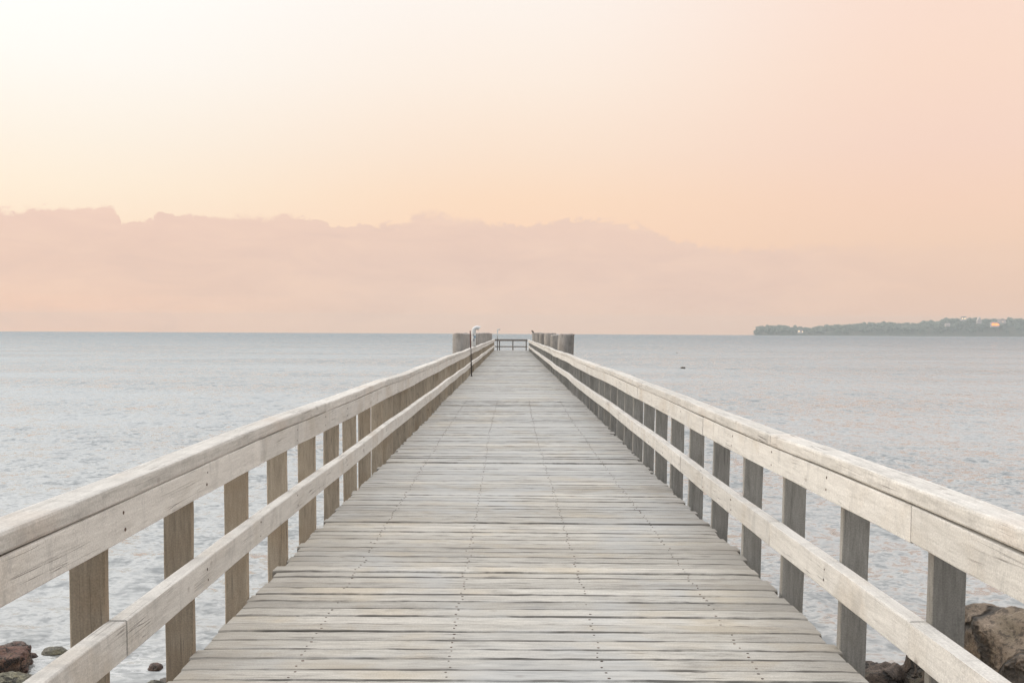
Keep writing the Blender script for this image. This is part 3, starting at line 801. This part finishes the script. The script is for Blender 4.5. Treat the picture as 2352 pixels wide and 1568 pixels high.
soft = nt.math('MULTIPLY', nt.maprange(az, R(-20), R(22), 0.0024, 0.0075, smooth=False), nt.maprange(nz2, 0.38, 0.62, 0.6, 2.6))
d_ = nt.math('DIVIDE', nt.math('SUBTRACT', topn, el), soft)
mask = nt.maprange(d_, -0.5, 0.8)
mask = nt.math('MULTIPLY', mask, nt.maprange(az, R(12), R(27), 1.0, 0.35))
mask = nt.math('MULTIPLY', mask, nt.maprange(nt.math('ABSOLUTE', az), R(60), R(110), 1.0, 0.0))
cL = er_([(0, (245,208,186)), (1.5, (245,208,187)), (2.6, (235,203,188)), (4.5, (232,200,186)), (7, (238,205,190))])
cC = er_([(0, (232,208,195)), (1.5, (232,206,194)), (4, (232,203,190)), (6.5, (237,206,190))])
cR = er_([(0, (229,200,186)), (3, (230,200,187)), (6, (239,205,186))])
cc = nt.mix(nt.maprange(az, R(-27), R(-4)), cL, cC)
cc = nt.mix(nt.maprange(az, R(2), R(25)), cc, cR)
nz3 = nt.noise(nt.vmath('MULTIPLY', wv.outputs[0], (1.0, 2.6, 1.0)), 11.0, 6, 0.6, 0.5)
cc = nt.mix(nt.math('MULTIPLY', nt.maprange(nz3, 0.46, 0.70), 0.24), cc, srgb(251, 221, 200))
cc = nt.mix(nt.math('MULTIPLY', nt.maprange(nz3, 0.50, 0.30), 0.28), cc, srgb(218, 189, 180))
c = nt.mix(mask, c, cc)
# the glow seen through the thickest air, right on the horizon
lowf = nt.ramp(nt.math('DIVIDE', el, R(10), clamp=True), [(0, 1.0), (0.105, 1.0), (0.15, 0.62), (0.2, 0.40), (0.3, 0.24), (0.4, 0.16), (0.7, 0.08), (1.0, 0.03)])
lowt = nt.mix(lowf, (1.0, 1.0, 1.0, 1), (1.55, 1.24, 0.97, 1))
c = nt.mix(1.0, c, lowt, 'MULTIPLY')
c = nt.mix(nt.maprange(nt.math('ABSOLUTE', az), R(50), R(140)), c, skyB)
warm = nt.mix(nt.maprange(el, R(8), R(18)), (0.98, 0.962, 0.948, 1), (1.0, 1.0, 1.0, 1))
c = nt.mix(1.0, c, warm, 'MULTIPLY')
# afterglow of the sun that has gone down left of the frame
gd = Vector((math.sin(R(-84))*math.cos(R(16)), math.cos(R(-84))*math.cos(R(16)), math.sin(R(16))))
dt = nt.math('MAXIMUM', nt.vmath('DOT_PRODUCT', dirv, tuple(gd)), 0.0)
glow = nt.math('ADD', 1.0, nt.math('MULTIPLY', nt.math('POWER', dt, 9.0), 2.3))
zen = nt.math('MULTIPLY', nt.ramp(ep_, [(0, 0.0), (0.215, 0.0), (0.30, 0.45), (0.42, 1.0), (0.60, 0.95), (0.80, 0.55), (1.0, 0.4)]), 1.5)
st = nt.math('ADD', glow, zen)
bg = nt.node('ShaderNodeBackground'); nt.put(bg.inputs[0], c); nt.put(bg.inputs[1], st)
sk = nt.node('ShaderNodeTexSky', sky_type='NISHITA'); sk.sun_disc = False
SUN_EL, SUN_AZ = R(9), R(-84)
sk.sun_elevation = SUN_EL; sk.sun_rotation = SUN_AZ; sk.air_density = 1.0; sk.dust_density = 2.0
bg2 = nt.node('ShaderNodeBackground'); nt.put(bg2.inputs[0], sk.outputs[0]); bg2.inputs[1].default_value = 0.02
ad = nt.node('ShaderNodeAddShader'); nt.l.new(bg.outputs[0], ad.inputs[0]); nt.l.new(bg2.outputs[0], ad.inputs[1])
nt.l.new(ad.outputs[0], out.inputs[0])

sl = bpy.data.lights.new('sun', 'SUN'); sl.energy = 1.3; sl.angle = R(25); sl.color = (1.0, 0.86, 0.70)
so = bpy.data.objects.new('sun', sl); col.objects.link(so)
sd = Vector((math.sin(SUN_AZ)*math.cos(SUN_EL), math.cos(SUN_AZ)*math.cos(SUN_EL), math.sin(SUN_EL)))
so.rotation_euler = (-sd).to_track_quat('-Z', 'Y').to_euler(); so.location = (-20, 0, 20)

# ------------------------------------------------------------------ camera
cam = bpy.data.cameras.new('camera'); co = bpy.data.objects.new('camera', cam); col.objects.link(co)
cam.sensor_width = 36.0; cam.lens = 36.0*F/2352.0
cam.clip_start = 0.05; cam.clip_end = 20000
PITCH = R(3.0); ROLL = R(0.287)
cam.shift_y = ((765.3 + F*math.tan(PITCH)) - 784.0)/2352.0
cam.shift_x = (1176.0-1173.0)/2352.0
mw = Matrix.Translation((CX, 0, ZD+HC)) @ Matrix.Rotation(R(90)-PITCH, 4, 'X') @ Matrix.Rotation(ROLL, 4, 'Z')
co.matrix_world = mw
scene.camera = co

scene.view_settings.view_transform = 'Standard'; scene.view_settings.look = 'None'
scene.view_settings.exposure = 0.0; scene.view_settings.gamma = 1.0; scene.view_settings.use_curve_mapping = False
scene.cycles.use_denoising = True
scene.cycles.max_bounces = 6; scene.cycles.volume_bounces = 0
scene.cycles.use_adaptive_sampling = False
